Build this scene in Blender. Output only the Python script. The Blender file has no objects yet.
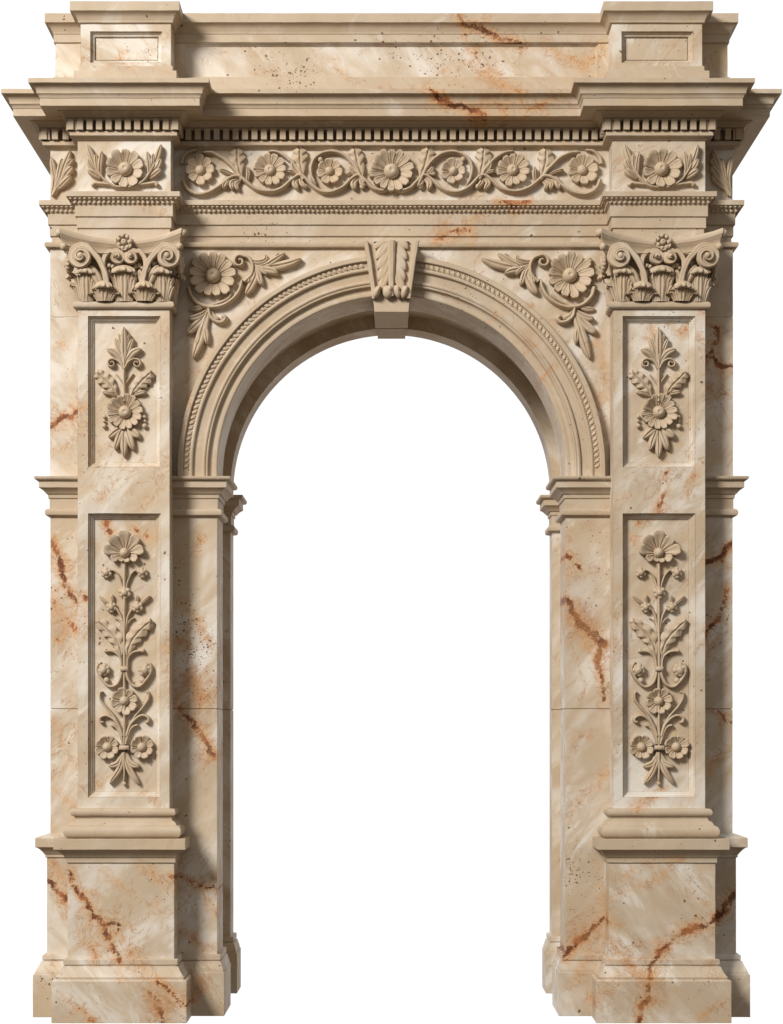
import bpy, bmesh, math, random
import numpy as np
from mathutils import Vector, noise
random.seed(7)
S = 0.005            # metres per unit of the drawing
D = 2000.0           # camera distance to the wall face, in units
HZ = 295.0           # eye height, in units
CX = 391.75
PI = math.pi
sc = bpy.context.scene
COL = sc.collection

def X(px, Y=0.0): return (px - CX) * (D + Y) / D
def Z(py, Y=0.0): return HZ + (720.0 - py) * (D + Y) / D
def zr(y, o=0): return Z(y, -33 - o)
def zw(y, o=0): return Z(y, -o)

# ------------------------------------------------------------------ veins of the stone
# (points as they run over the stone, depth of the face they show on, width, strength)
VEINS = []; STAINS = []; PITS = []
def vein(pts, Y=0.0, w=1.6, s=1.0):
    s = s*1.08 if s > .8 else s
    q = [(X(a, Y), Z(b, Y)) for a, b in pts]
    for lev in range(3):                       # fractal wandering between the points
        r = [q[0]]
        for p0, p1 in zip(q, q[1:]):
            L = math.hypot(p1[0]-p0[0], p1[1]-p0[1]); k = random.gauss(0, .11)*L if L > 3 else 0
            r += [((p0[0]+p1[0])/2-(p1[1]-p0[1])/max(L, 1e-6)*k, (p0[1]+p1[1])/2+(p1[0]-p0[0])/max(L, 1e-6)*k), p1]
        q = r
    for p0, p1 in zip(q, q[1:]): VEINS.append((p0[0], p0[1], p1[0], p1[1], w, s))
    if s > .7 and w > 1.3 and len(pts) > 2:
        for k in range(3, len(q)-1, 5):
            a = math.atan2(q[k+1][1]-q[k-1][1], q[k+1][0]-q[k-1][0])+random.choice((-1, 1))*random.uniform(.35, .95); p = q[k]
            for j in range(random.randint(2, 4)):
                L = random.uniform(3.5, 7); n = (p[0]+L*math.cos(a), p[1]+L*math.sin(a)); VEINS.append((p[0], p[1], n[0], n[1], 1.3, s*(.80-.13*j))); p = n; a += random.gauss(0, .35)
def stain(px, py, r, s, Y=0.0): STAINS.append((X(px, Y), Z(py, Y), r, s))
def pits(px, py, r, s, Y=0.0): PITS.append((X(px, Y), Z(py, Y), r, s))
P = -33; B = -42
vein([(51,541),(56,550),(60,560),(66,585),(74,598),(80,604)], 0, 1.8, 1)
vein([(51,600),(60,608),(70,623),(80,632)], 0, 3.0, .85)
vein([(50,427),(58,421),(66,416),(80,411)], 0, 2.2, 1)
vein([(50,452),(62,447),(78,440)], 0, 2.0, .5)
vein([(180,708),(185,715),(195,727),(205,741),(214,755)], 0, 2.2, 1)
vein([(174,872),(190,880),(203,886),(218,890)], 0, 1.8, .9)
vein([(176,886),(190,892),(206,900),(218,912)], 0, 2.6, .55)
vein([(69,872),(80,895),(88,908),(93,917),(103,925),(116,922),(119,931)], B, 1.8, .95)
vein([(105,930),(110,941),(118,955),(121,962)], B, 1.4, .95)
vein([(116,930),(130,950),(145,969),(152,985)], B, 2.6, .72)
vein([(80,932),(86,945),(95,960)], B, 1.5, .8)
vein([(140,865),(160,880),(178,892)], B, 2.6, .55)
vein([(150,915),(165,925),(178,935)], B, 2.0, .45)
vein([(48,880),(55,890),(62,894),(70,902)], 0, 1.7, 1)
vein([(52,861),(57,869),(61,877)], 0, 1.4, .75)
vein([(63,993),(75,1003),(90,1015),(100,1023)], B, 1.6, .75)
vein([(151,992),(158,997),(164,1010),(167,1024)], B, 2.2, .95)
vein([(159,981),(172,990),(190,1005)], B, 2.0, .9)
stain(160,1005,26,.8,B); stain(105,930,24,.45,B); stain(140,975,26,.4,B); stain(60,625,22,.6)
stain(196,690,34,.9); stain(205,750,26,.6); pits(188,630,22,1); pits(200,655,26,.9); pits(205,690,18,.8)
stain(200,985,16,.7); stain(75,418,14,.5); stain(190,640,25,.5)
vein([(458,14),(480,27),(500,37),(522,43)], -9, 1.8, 1)
vein([(470,48),(478,62),(484,78),(500,84),(512,92),(520,113)], 0, 2.6, .8)
vein([(553,50),(570,58),(590,58),(603,48)], 0, 2.6, .75)
vein([(418,84),(432,92),(450,104),(472,110),(486,114)], -36, 2.2, .95)
vein([(505,92),(510,103),(505,113)], -36, 2.6, .8)
vein([(360,88),(395,87),(420,83)], -36, 1.6, .6)
vein([(498,203),(512,206),(530,201)], -9, 2.8, .85)
vein([(438,227),(452,222),(470,222),(480,218)], 0, 2.4, .65)
vein([(436,240),(446,236),(456,229),(470,231)], 0, 2.6, .85)
vein([(140,208),(150,207),(162,214)], P, 2.4, .6)
stain(545,70,60,.3); stain(490,95,50,.4); stain(560,100,60,.35); stain(445,233,22,.55)
pits(295,75,26,.9); pits(275,68,20,.6); pits(440,55,30,.5); pits(480,50,26,.5); pits(262,236,24,.5)
vein([(564,556),(571,559),(578,566),(583,572)], 0, 1.7, .9)
vein([(556,560),(562,557),(568,553)], 0, 1.5, .8)
vein([(565,598),(572,612),(578,624),(590,634),(600,640),(605,645)], 0, 2.8, 1)
vein([(592,634),(600,655),(602,678),(605,699)], 0, 1.6, 1)
vein([(565,955),(578,940),(592,930),(600,922),(603,918)], 0, 2.4, .95)
vein([(566,985),(580,978),(600,955)], 0, 1.5, .5)
stain(585,622,30,.75); stain(603,650,26,.6); stain(590,935,30,.5); pits(575,870,22,.7); pits(590,880,16,.5)
stain(600,520,30,.35); stain(575,790,26,.35)
vein([(704,562),(712,562),(722,556),(735,543)], 0, 2.0, 1)
vein([(704,366),(712,352),(719,340),(718,330),(710,324)], 0, 1.8, .95)
vein([(704,356),(716,360),(735,367)], 0, 2.0, 1)
vein([(708,388),(716,398),(726,394)], 0, 1.8, .85)
vein([(704,642),(716,622),(727,590)], 0, 2.2, .9)
vein([(704,660),(718,640)], 0, 1.5, .6)
vein([(718,712),(726,722),(736,720)], 0, 2.0, .9)
vein([(710,775),(722,750),(734,735)], 0, 1.8, .6)
vein([(716,917),(724,905),(738,892)], 0, 4.0, 1)
vein([(672,466),(668,485),(664,495),(660,510)], P, 1.8, .85)
vein([(702,463),(694,480),(686,498)], P, 1.8, .6)
vein([(616,505),(630,495)], P, 1.6, .5)
vein([(648,318),(653,330),(651,345)], P, 2.4, .55)
vein([(668,318),(684,330),(706,341)], P, 2.2, .7)
vein([(606,908),(622,892),(645,884),(668,872),(682,860)], B, 2.0, .6)
vein([(720,914),(706,926),(690,931),(676,936),(660,950),(650,972),(647,985),(640,1008),(637,1024)], B, 2.2, .95)
vein([(608,938),(622,955),(638,970),(652,978),(660,962)], B, 2.8, .75)
vein([(596,1004),(606,990),(614,978)], B, 2.2, .8)
vein([(634,808),(648,797),(664,792)], P, 2.6, .75)
vein([(700,1015),(712,1006),(728,1000)], B, 1.8, .6)
stain(648,990,26,.8,B); stain(635,965,24,.5,B); stain(690,935,18,.4,B); pits(722,1010,10,.7,B)
vein([(486,327),(497,311)], -8, 1.0, .74); vein([(525,354),(531,349),(538,345)], -8, 1.0, .74)
vein([(540,380),(548,371),(557,364)], -8, 1.1, .8)
stain(528,340,18,.55,-8); stain(545,372,18,.5,-8); stain(531,305,6,1,-8); stain(590,400,30,.35)
vein([(124,48),(121,55),(118,61)], P, 1.6, .8); vein([(130,63),(133,69)], P, 1.5, .6)
vein([(140,60),(152,46),(170,32)], P, 2.0, .45)
vein([(80,430),(86,425),(90,418)], P, 2.2, .6); vein([(80,470),(90,462),(96,448)], P, 1.8, .5)
vein([(100,500),(120,482),(135,470)], P, 2.2, .45); vein([(140,506),(160,488),(172,470)], P, 2.4, .45)
vein([(165,665),(172,672)], P, 2.0, .6); vein([(92,640),(84,632),(78,600)], P, 1.6, .5)
for a, b, c in [(105,523,1),(109,531,1),(136,530,.9),(146,536,.9),(85,597,1),(168,650,.6),(58,640,.9),(155,800,.8),(98,784,.7),
                (62,345,.8),(70,372,.6),(200,540,.9),(196,552,.8),(640,522,.9),(634,540,.8),(180,560,.7)]:
    vein([(a-.6,b-.8),(a+.8,b+.8)], P if 78 < a < 171 or 614 < a < 706 else 0, 1.5, c)
for q, y_, w_, s_ in [([(178,600),(188,612),(200,622),(216,650)],0,1.2,.75), ([(176,640),(186,655),(198,690),(204,706)],0,1.6,.7), ([(566,640),(574,655),(580,700)],0,1.0,.6),
        ([(556,760),(575,740),(600,728)],0,1.3,.5), ([(560,820),(580,800),(608,770)],0,1.4,.5), ([(52,720),(62,745),(78,765)],0,1.6,.5), ([(52,780),(66,800),(78,822)],0,1.6,.45),
        ([(180,925),(195,940),(216,950)],0,1.2,.6), ([(618,880),(640,868),(655,862)],B,1.2,.55), ([(690,880),(700,900),(712,905)],B,1.2,.5), ([(100,868),(120,885),(150,905),(175,915)],B,1.6,.4),
        ([(606,960),(625,950),(650,945),(676,936)],B,1.3,.6), ([(470,110),(500,104),(530,108),(560,98)],-36,1.4,.75), ([(545,45),(560,56),(585,66)],0,1.6,.7), ([(440,70),(470,62),(500,75)],0,1.4,.6),
        ([(205,60),(222,52),(240,44)],0,1.2,.45), ([(310,48),(335,60),(360,86)],0,1.6,.45), ([(600,330),(606,380),(604,420)],0,1.4,.5), ([(196,372),(190,400),(186,430)],0,1.4,.6)]: vein(q, y_, w_, s_)
VA = np.array(VEINS); SA = np.array(STAINS); PA = np.array(PITS)

def stone_field(me):
    n = len(me.vertices); co = np.empty(n * 3, np.float32); me.vertices.foreach_get('co', co)
    p = co.reshape(n, 3)[:, [0, 2]].astype(np.float64) / S
    out = np.zeros((n, 4), np.float32); out[:, 3] = 1
    lo, hi = p.min(0) - 40, p.max(0) + 40
    def near(a, b, c, d): return not (max(a, c) < lo[0] or min(a, c) > hi[0] or max(b, d) < lo[1] or min(b, d) > hi[1])
    for x0, z0, x1, z1, w, s in VA:
        if not near(x0, z0, x1, z1): continue
        a = np.array([x0, z0]); d = np.array([x1 - x0, z1 - z0]); L = max(1e-6, d @ d)
        t = np.clip(((p - a) @ d) / L, 0, 1); q = a + t[:, None] * d
        r = np.hypot(*(p - q).T)
        out[:, 0] = np.maximum(out[:, 0], s * np.clip(1 - r / (w * 2.1 + 7.0 if w > 1.15 else 3.6), 0, 1))
    for arr, k in ((SA, 1), (PA, 2)):
        for x0, z0, rr, s in arr:
            if not near(x0, z0, x0, z0): continue
            r = np.hypot(p[:, 0] - x0, p[:, 1] - z0)
            out[:, k] = np.maximum(out[:, k], s * np.clip(1.15 - r / rr, 0, 1))
    at = me.attributes.new('stone', 'FLOAT_COLOR', 'POINT')
    at.data.foreach_set('color', out.ravel())

# ------------------------------------------------------------------ mesh building
class MB:
    def __init__(s): s.v = []; s.f = []
    def add(s, vs, fs):
        k = len(s.v); s.v += [tuple(map(float, v)) for v in vs]; s.f += [tuple(i + k for i in f) for f in fs]
    def grid(s, rows):
        m = len(rows); n = len(rows[0])
        s.add([v for r in rows for v in r], [(i*n+j, i*n+j+1, (i+1)*n+j+1, (i+1)*n+j) for i in range(m-1) for j in range(n-1)])
    def box(s, x0, x1, y0, y1, z0, z1):
        s.add([(x0,y0,z0),(x1,y0,z0),(x1,y1,z0),(x0,y1,z0),(x0,y0,z1),(x1,y0,z1),(x1,y1,z1),(x0,y1,z1)],
              [(0,3,2,1),(4,5,6,7),(0,1,5,4),(1,2,6,5),(2,3,7,6),(3,0,4,7)])
    def ball(s, x, y, z, rx, ry, rz, nu=12, nv=8):
        vs = [(x, y, z + rz)]
        for i in range(1, nv):
            t = PI * i / nv
            for j in range(nu):
                a = 2*PI*j/nu; vs.append((x + rx*math.sin(t)*math.cos(a), y + ry*math.sin(t)*math.sin(a), z + rz*math.cos(t)))
        vs.append((x, y, z - rz)); e = len(vs) - 1; fs = []
        for j in range(nu):
            fs.append((0, 1+j, 1+(j+1) % nu)); b = 1+(nv-2)*nu
            fs.append((e, b+(j+1) % nu, b+j))
        for i in range(nv-2):
            for j in range(nu):
                a = 1+i*nu+j; b = 1+i*nu+(j+1) % nu
                fs.append((a, a+nu, b+nu, b))
        s.add(vs, fs)
    def ring(s, poly, prof, step=None, caps=(True, True)):
        """sweep a moulding profile (offset, height) round a plan outline with mitred corners"""
        n = len(poly); N = []
        for i in range(n):
            a, b = poly[i], poly[(i+1) % n]; dx, dy = b[0]-a[0], b[1]-a[1]; L = math.hypot(dx, dy); N.append((dy/L, -dx/L))
        M = []
        for i in range(n):
            a, b = N[i-1], N[i]; k = 1 + a[0]*b[0] + a[1]*b[1]; M.append(((a[0]+b[0])/k, (a[1]+b[1])/k))
        pr = [prof[0]]
        for (o0, z0), (o1, z1) in zip(prof, prof[1:]):
            c = max(1, int(abs(z1-z0)/step)) if step else 1
            for i in range(1, c+1): pr.append((o0+(o1-o0)*i/c, z0+(z1-z0)*i/c))
        cnt = []
        for i in range(n):
            a, b = poly[i], poly[(i+1) % n]; L = math.hypot(b[0]-a[0], b[1]-a[1]); cnt.append(max(1, int(L/step)) if step and (abs(b[0]-a[0]) > 1 and a[1] < 60) else 1)
        rows = []
        for o, z in pr:
            c = [(p[0]+m[0]*o, p[1]+m[1]*o) for p, m in zip(poly, M)]; row = []
            for i in range(n):
                a, b = c[i], c[(i+1) % n]
                for k in range(cnt[i]): t = k/cnt[i]; row.append((a[0]+(b[0]-a[0])*t, a[1]+(b[1]-a[1])*t, z))
            rows.append(row)
        m = len(rows[0]); vs = [v for r in rows for v in r]; fs = []
        for i in range(len(rows)-1):
            for j in range(m):
                k = (j+1) % m; fs.append((i*m+j, i*m+k, (i+1)*m+k, (i+1)*m+j))
        if caps[0]: fs.append(tuple(reversed(range(m))))
        if caps[1]: fs.append(tuple((len(rows)-1)*m+j for j in range(m)))
        s.add(vs, fs)

def mirror(mb):
    r = MB(); r.v = [(-x, y, z) for x, y, z in mb.v]; r.f = [tuple(reversed(f)) for f in mb.f]; return r

def obj(name, mb, mat, parent=None, field=False, angle=32, normals=True):
    me = bpy.data.meshes.new(name)
    me.from_pydata([(x*S, y*S, z*S) for x, y, z in mb.v], [], mb.f); me.update()
    bm = bmesh.new(); bm.from_mesh(me)
    bmesh.ops.remove_doubles(bm, verts=bm.verts[:], dist=1e-5)
    big = [f for f in bm.faces if len(f.verts) > 4]
    if big: bmesh.ops.triangulate(bm, faces=big)
    if normals: bmesh.ops.recalc_face_normals(bm, faces=bm.faces[:])
    bm.to_mesh(me); bm.free()
    me.polygons.foreach_set('use_smooth', [True]*len(me.polygons))
    me.set_sharp_from_angle(angle=math.radians(angle))
    if mat.name.startswith('carved'):
        off = Vector((random.random()*9, 0, random.random()*9))
        for v in me.vertices: v.co += noise.noise_vector(v.co*21.0+off)*.42*S+noise.noise_vector(v.co*70.0)*.16*S
    if field:
        stone_field(me)
        for v in me.vertices:
            p = v.co*9.0; q = noise.noise_vector(p)*.17+noise.noise_vector(p*4.1)*.09; v.co += q*S
    me.materials.append(mat)
    o = bpy.data.objects.new(name, me); COL.objects.link(o)
    if parent: o.parent = parent
    return o

def shifted(o, dx, parent):
    """a copy of a part with copies of its sub-parts, moved sideways"""
    c = o.copy(); COL.objects.link(c); c.parent = parent; c.location = (dx*S, 0, 0)
    for ch in list(o.children):
        d = ch.copy(); COL.objects.link(d); d.parent = c
    return c

# ------------------------------------------------------------------ materials
def stone(name, dark, mid, pale, cloud=1.0, veins=1.0, pit=1.0):
    m = bpy.data.materials.new(name); m.use_nodes = True; nt = m.node_tree; nt.nodes.clear()
    def nd(t, **k):
        x = nt.nodes.new(t)
        for a, b in k.items(): setattr(x, a, b)
        return x
    def put(sock, v):
        if isinstance(v, bpy.types.NodeSocket): nt.links.new(v, sock)
        else: sock.default_value = v
    def math_(op, a, b=0.0, c=None, clamp=False):
        x = nd('ShaderNodeMath', operation=op, use_clamp=clamp); put(x.inputs[0], a); put(x.inputs[1], b)
        if c is not None: put(x.inputs[2], c)
        return x.outputs[0]
    def rng(v, a, b, c=0.0, d=1.0, smooth=True):
        x = nd('ShaderNodeMapRange', interpolation_type='SMOOTHSTEP' if smooth else 'LINEAR'); put(x.inputs[0], v)
        for i, q in enumerate((a, b, c, d)): x.inputs[1+i].default_value = q
        return x.outputs[0]
    def noise(vec, scale, detail=4, rough=.55, dist=0.0):
        x = nd('ShaderNodeTexNoise'); put(x.inputs['Vector'], vec); x.inputs['Scale'].default_value = scale
        x.inputs['Detail'].default_value = detail; x.inputs['Roughness'].default_value = rough; x.inputs['Distortion'].default_value = dist
        return x.outputs['Fac']
    def mix(f, a, b, mode='MIX'):
        x = nd('ShaderNodeMix', data_type='RGBA', blend_type=mode); put(x.inputs['Factor'], f)
        put(x.inputs[6], a if not isinstance(a, tuple) else a + (1,)); put(x.inputs[7], b if not isinstance(b, tuple) else b + (1,))
        return x.outputs[2]
    tc = nd('ShaderNodeTexCoord'); oi = nd('ShaderNodeObjectInfo')
    sp = nd('ShaderNodeSeparateXYZ'); put(sp.inputs[0], tc.outputs['Object'])
    cb = nd('ShaderNodeCombineXYZ'); put(cb.inputs[0], sp.outputs[0])
    put(cb.inputs[1], math_('ADD', sp.outputs[1], math_('MULTIPLY', oi.outputs['Random'], 23.0))); put(cb.inputs[2], sp.outputs[2])
    vec = cb.outputs[0]
    flip = math_('MULTIPLY_ADD', math_('GREATER_THAN', math_('FRACT', math_('MULTIPLY', oi.outputs['Random'], 7.0)), .5), math.radians(100), math.radians(-50))
    vr = nd('ShaderNodeVectorRotate', rotation_type='Y_AXIS'); put(vr.inputs['Vector'], vec); put(vr.inputs['Angle'], flip)
    mp = nd('ShaderNodeMapping'); put(mp.inputs[0], vr.outputs[0]); mp.inputs['Scale'].default_value = (.62, 1, 1.55)
    dg = mp.outputs[0]
    c1 = noise(dg, 2.5, 8, .58, .6); c2 = noise(dg, 8.0, 6, .6, .5); c3 = noise(vec, 26, 5, .65); gr = noise(vec, 260, 3, .6)
    cl = rng(math_('ADD', math_('MULTIPLY', c1, .75), math_('MULTIPLY', c2, .25)), .5-.135/max(cloud, .01), .5+.135/max(cloud, .01))
    rp = nd('ShaderNodeValToRGB'); put(rp.inputs[0], cl); e = rp.color_ramp.elements
    e[0].position = .08; e[0].color = dark + (1,); e[1].position = .95; e[1].color = pale + (1,)
    k = rp.color_ramp.elements.new(.5); k.color = mid + (1,)
    col = rp.outputs[0]
    # ochre drift and thin ochre threads
    oc = noise(dg, 4.3, 6, .65, 1.8)
    col = mix(math_('MULTIPLY', rng(oc, .54, .74), .55*veins), col, (.50, .345, .18))
    gold = rng(noise(dg, 1.9, 7, .62, .7), .53, .72)
    col = mix(math_('MULTIPLY', gold, .46*veins*cloud), col, (.48, .345, .19))
    grey = rng(noise(dg, 3.1, 9, .66, .5), .55, .68)
    col = mix(math_('MULTIPLY', grey, .55*cloud), col, (.60, .57, .53))
    th = rng(math_('ABSOLUTE', math_('SUBTRACT', noise(dg, 3.1, 7, .62, 1.6), .5)), 0.0, .016, 1.0, 0.0)
    col = mix(math_('MULTIPLY', math_('MULTIPLY', th, rng(noise(vec, 3.5, 3), .47, .62)), .6*veins), col, (.34, .165, .06))
    wt = rng(noise(dg, 4.6, 9, .68, .6), .56, .68)
    col = mix(math_('MULTIPLY', wt, .75*cloud), col, (.69, .66, .605))
    warm = rng(math_('FRACT', math_('MULTIPLY', oi.outputs['Random'], 13.0)), .0, 1.0, 0, .35, False)
    col = mix(math_('MULTIPLY', warm, rng(noise(vec, 1.7, 3), .35, .65)), col, (.54, .405, .25))
    # painted-by-nature rust veins laid down in the block
    at = nd('ShaderNodeAttribute', attribute_name='stone'); sa = nd('ShaderNodeSeparateColor'); put(sa.inputs[0], at.outputs['Color'])
    R, G, Bp = sa.outputs[0], sa.outputs[1], sa.outputs[2]
    n1 = noise(vec, 21, 7, .66, .7); n2 = noise(vec, 90, 5, .65); n3 = noise(vec, 8, 4, .5, .4); n4 = noise(vec, 14, 3)
    def sm(*t):
        v = R
        for q, k in t: v = math_('ADD', v, math_('MULTIPLY', math_('SUBTRACT', q, .5), k))
        return v
    inside = rng(R, .01, .25)
    brk = rng(n4, .38, .56)
    halo = math_('MULTIPLY', rng(sm((n1, 1.1), (n3, 1.4)), .18, .95), inside)
    cm = math_('MULTIPLY', rng(sm((n1, 1.25), (n3, .9), (n2, .95)), .75, 1.02), inside)
    core = math_('MULTIPLY', rng(sm((n1, .60), (n2, .62)), .82, .95), math_('MULTIPLY_ADD', brk, .72, .28))
    thr = rng(math_('ABSOLUTE', math_('SUBTRACT', noise(vec, 13, 5, .6, 1.2), .5)), .004, .028, 1.0, 0.0)
    thr = math_('MULTIPLY', thr, math_('MULTIPLY', inside, rng(math_('ADD', R, math_('MULTIPLY', G, .5)), .05, .5)))
    col = mix(math_('MULTIPLY', halo, .62), col, (.55, .32, .145))
    col = mix(math_('MULTIPLY', thr, .5), col, (.30, .13, .045))
    col = mix(math_('MULTIPLY', cm, .85), col, (.36, .115, .03))
    col = mix(math_('MULTIPLY', core, .85), col, (.085, .026, .011))
    gg = math_('MULTIPLY', rng(G, .02, .6), rng(math_('ADD', noise(dg, 11, 7, .7, .8), math_('MULTIPLY', G, .22)), .45, .75))
    col = mix(math_('MULTIPLY', gg, .62), col, (.40, .205, .085))
    gc = math_('MULTIPLY', rng(G, .2, .7), rng(noise(vec, 34, 6, .7, .8), .585, .66))
    col = mix(math_('MULTIPLY', gc, .7), col, (.27, .085, .025))
    # travertine holes
    wob = nd('ShaderNodeTexNoise'); put(wob.inputs['Vector'], vec); wob.inputs['Scale'].default_value = 38; wob.inputs['Detail'].default_value = 3
    wv = nd('ShaderNodeVectorMath', operation='MULTIPLY_ADD'); put(wv.inputs[0], wob.outputs['Color']); wv.inputs[1].default_value = (.022,)*3; put(wv.inputs[2], vec)
    pm = math_('ADD', rng(noise(vec, 3.2, 3), .50, .66, 0, .13*pit), math_('MULTIPLY', Bp, .85)); hole = None
    for sc_, thr_, amt in ((58, .012, 1.0), (125, .006, .8)):
        vo = nd('ShaderNodeTexVoronoi'); put(vo.inputs['Vector'], wv.outputs[0]); vo.inputs['Scale'].default_value = sc_
        sv = nd('ShaderNodeSeparateColor'); put(sv.inputs[0], vo.outputs['Color'])
        pick = math_('LESS_THAN', sv.outputs[0], math_('ADD', math_('MULTIPLY', pm, amt), thr_*pit))
        rad = math_('ADD', math_('MULTIPLY', math_('POWER', sv.outputs[1], 2.0), .36), .08)
        dd = math_('ADD', vo.outputs['Distance'], math_('MULTIPLY', math_('SUBTRACT', n2, .5), .45))
        hh = math_('MULTIPLY', rng(math_('SUBTRACT', rad, dd), 0.0, .06), pick)
        hole = hh if hole is None else math_('MAXIMUM', hole, hh)
    col = mix(math_('MULTIPLY', hole, .84), col, (.10, .048, .024))
    col = mix(.20, col, mix(c3, (.34, .25, .17), (.72, .66, .58)), 'SOFT_LIGHT')
    v = math_('ADD', .93, math_('MULTIPLY', gr, .14))
    vv = nd('ShaderNodeVectorMath', operation='SCALE'); put(vv.inputs[0], col); put(vv.inputs['Scale'], v)
    hgt = math_('ADD', math_('MULTIPLY', gr, .10), math_('ADD', math_('MULTIPLY', c3, .35), math_('ADD', math_('MULTIPLY', hole, -1.1), math_('MULTIPLY', core, -.5))))
    bv = nd('ShaderNodeBevel', samples=4); bv.inputs['Radius'].default_value = .0042
    bp = nd('ShaderNodeBump'); bp.inputs['Strength'].default_value = .6; bp.inputs['Distance'].default_value = .004
    put(bp.inputs['Height'], hgt); put(bp.inputs['Normal'], bv.outputs[0])
    bs = nd('ShaderNodeBsdfPrincipled'); put(bs.inputs['Base Color'], vv.outputs[0])
    put(bs.inputs['Roughness'], math_('ADD', .50, math_('MULTIPLY', c3, .25))); bs.inputs['Specular IOR Level'].default_value = .28
    put(bs.inputs['Normal'], bp.outputs[0])
    out = nd('ShaderNodeOutputMaterial'); put(out.inputs[0], bs.outputs[0])
    return m
MARBLE = stone('veined_marble', (.465,.378,.276), (.54,.465,.37), (.665,.63,.57), 1.0, 1.0, 1.0)
MOULD = stone('moulded_limestone', (.43,.342,.242), (.468,.382,.283), (.515,.435,.335), .5, .4, .6)
CARVE = stone('carved_limestone', (.435,.34,.235), (.475,.38,.275), (.51,.42,.315), .4, .25, .0)

# ------------------------------------------------------------------ carving tools
def cat(pts, n=8):
    """smooth curve through points"""
    if len(pts) == 2: return [tuple(pts[0][k]+(pts[1][k]-pts[0][k])*i/n for k in range(2)) for i in range(n+1)]
    q = [tuple(2*pts[0][k]-pts[1][k] for k in range(2))] + list(pts) + [tuple(2*pts[-1][k]-pts[-2][k] for k in range(2))]
    out = []
    for i in range(1, len(q)-2):
        for j in range(n):
            t = j/n; r = []
            for k in range(2):
                a, b, c, d = q[i-1][k], q[i][k], q[i+1][k], q[i+2][k]
                r.append(.5*((2*b)+(c-a)*t+(2*a-5*b+4*c-d)*t*t+(3*b-a-3*c+d)*t**3))
            out.append(tuple(r))
    out.append(tuple(pts[-1])); return out

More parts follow.
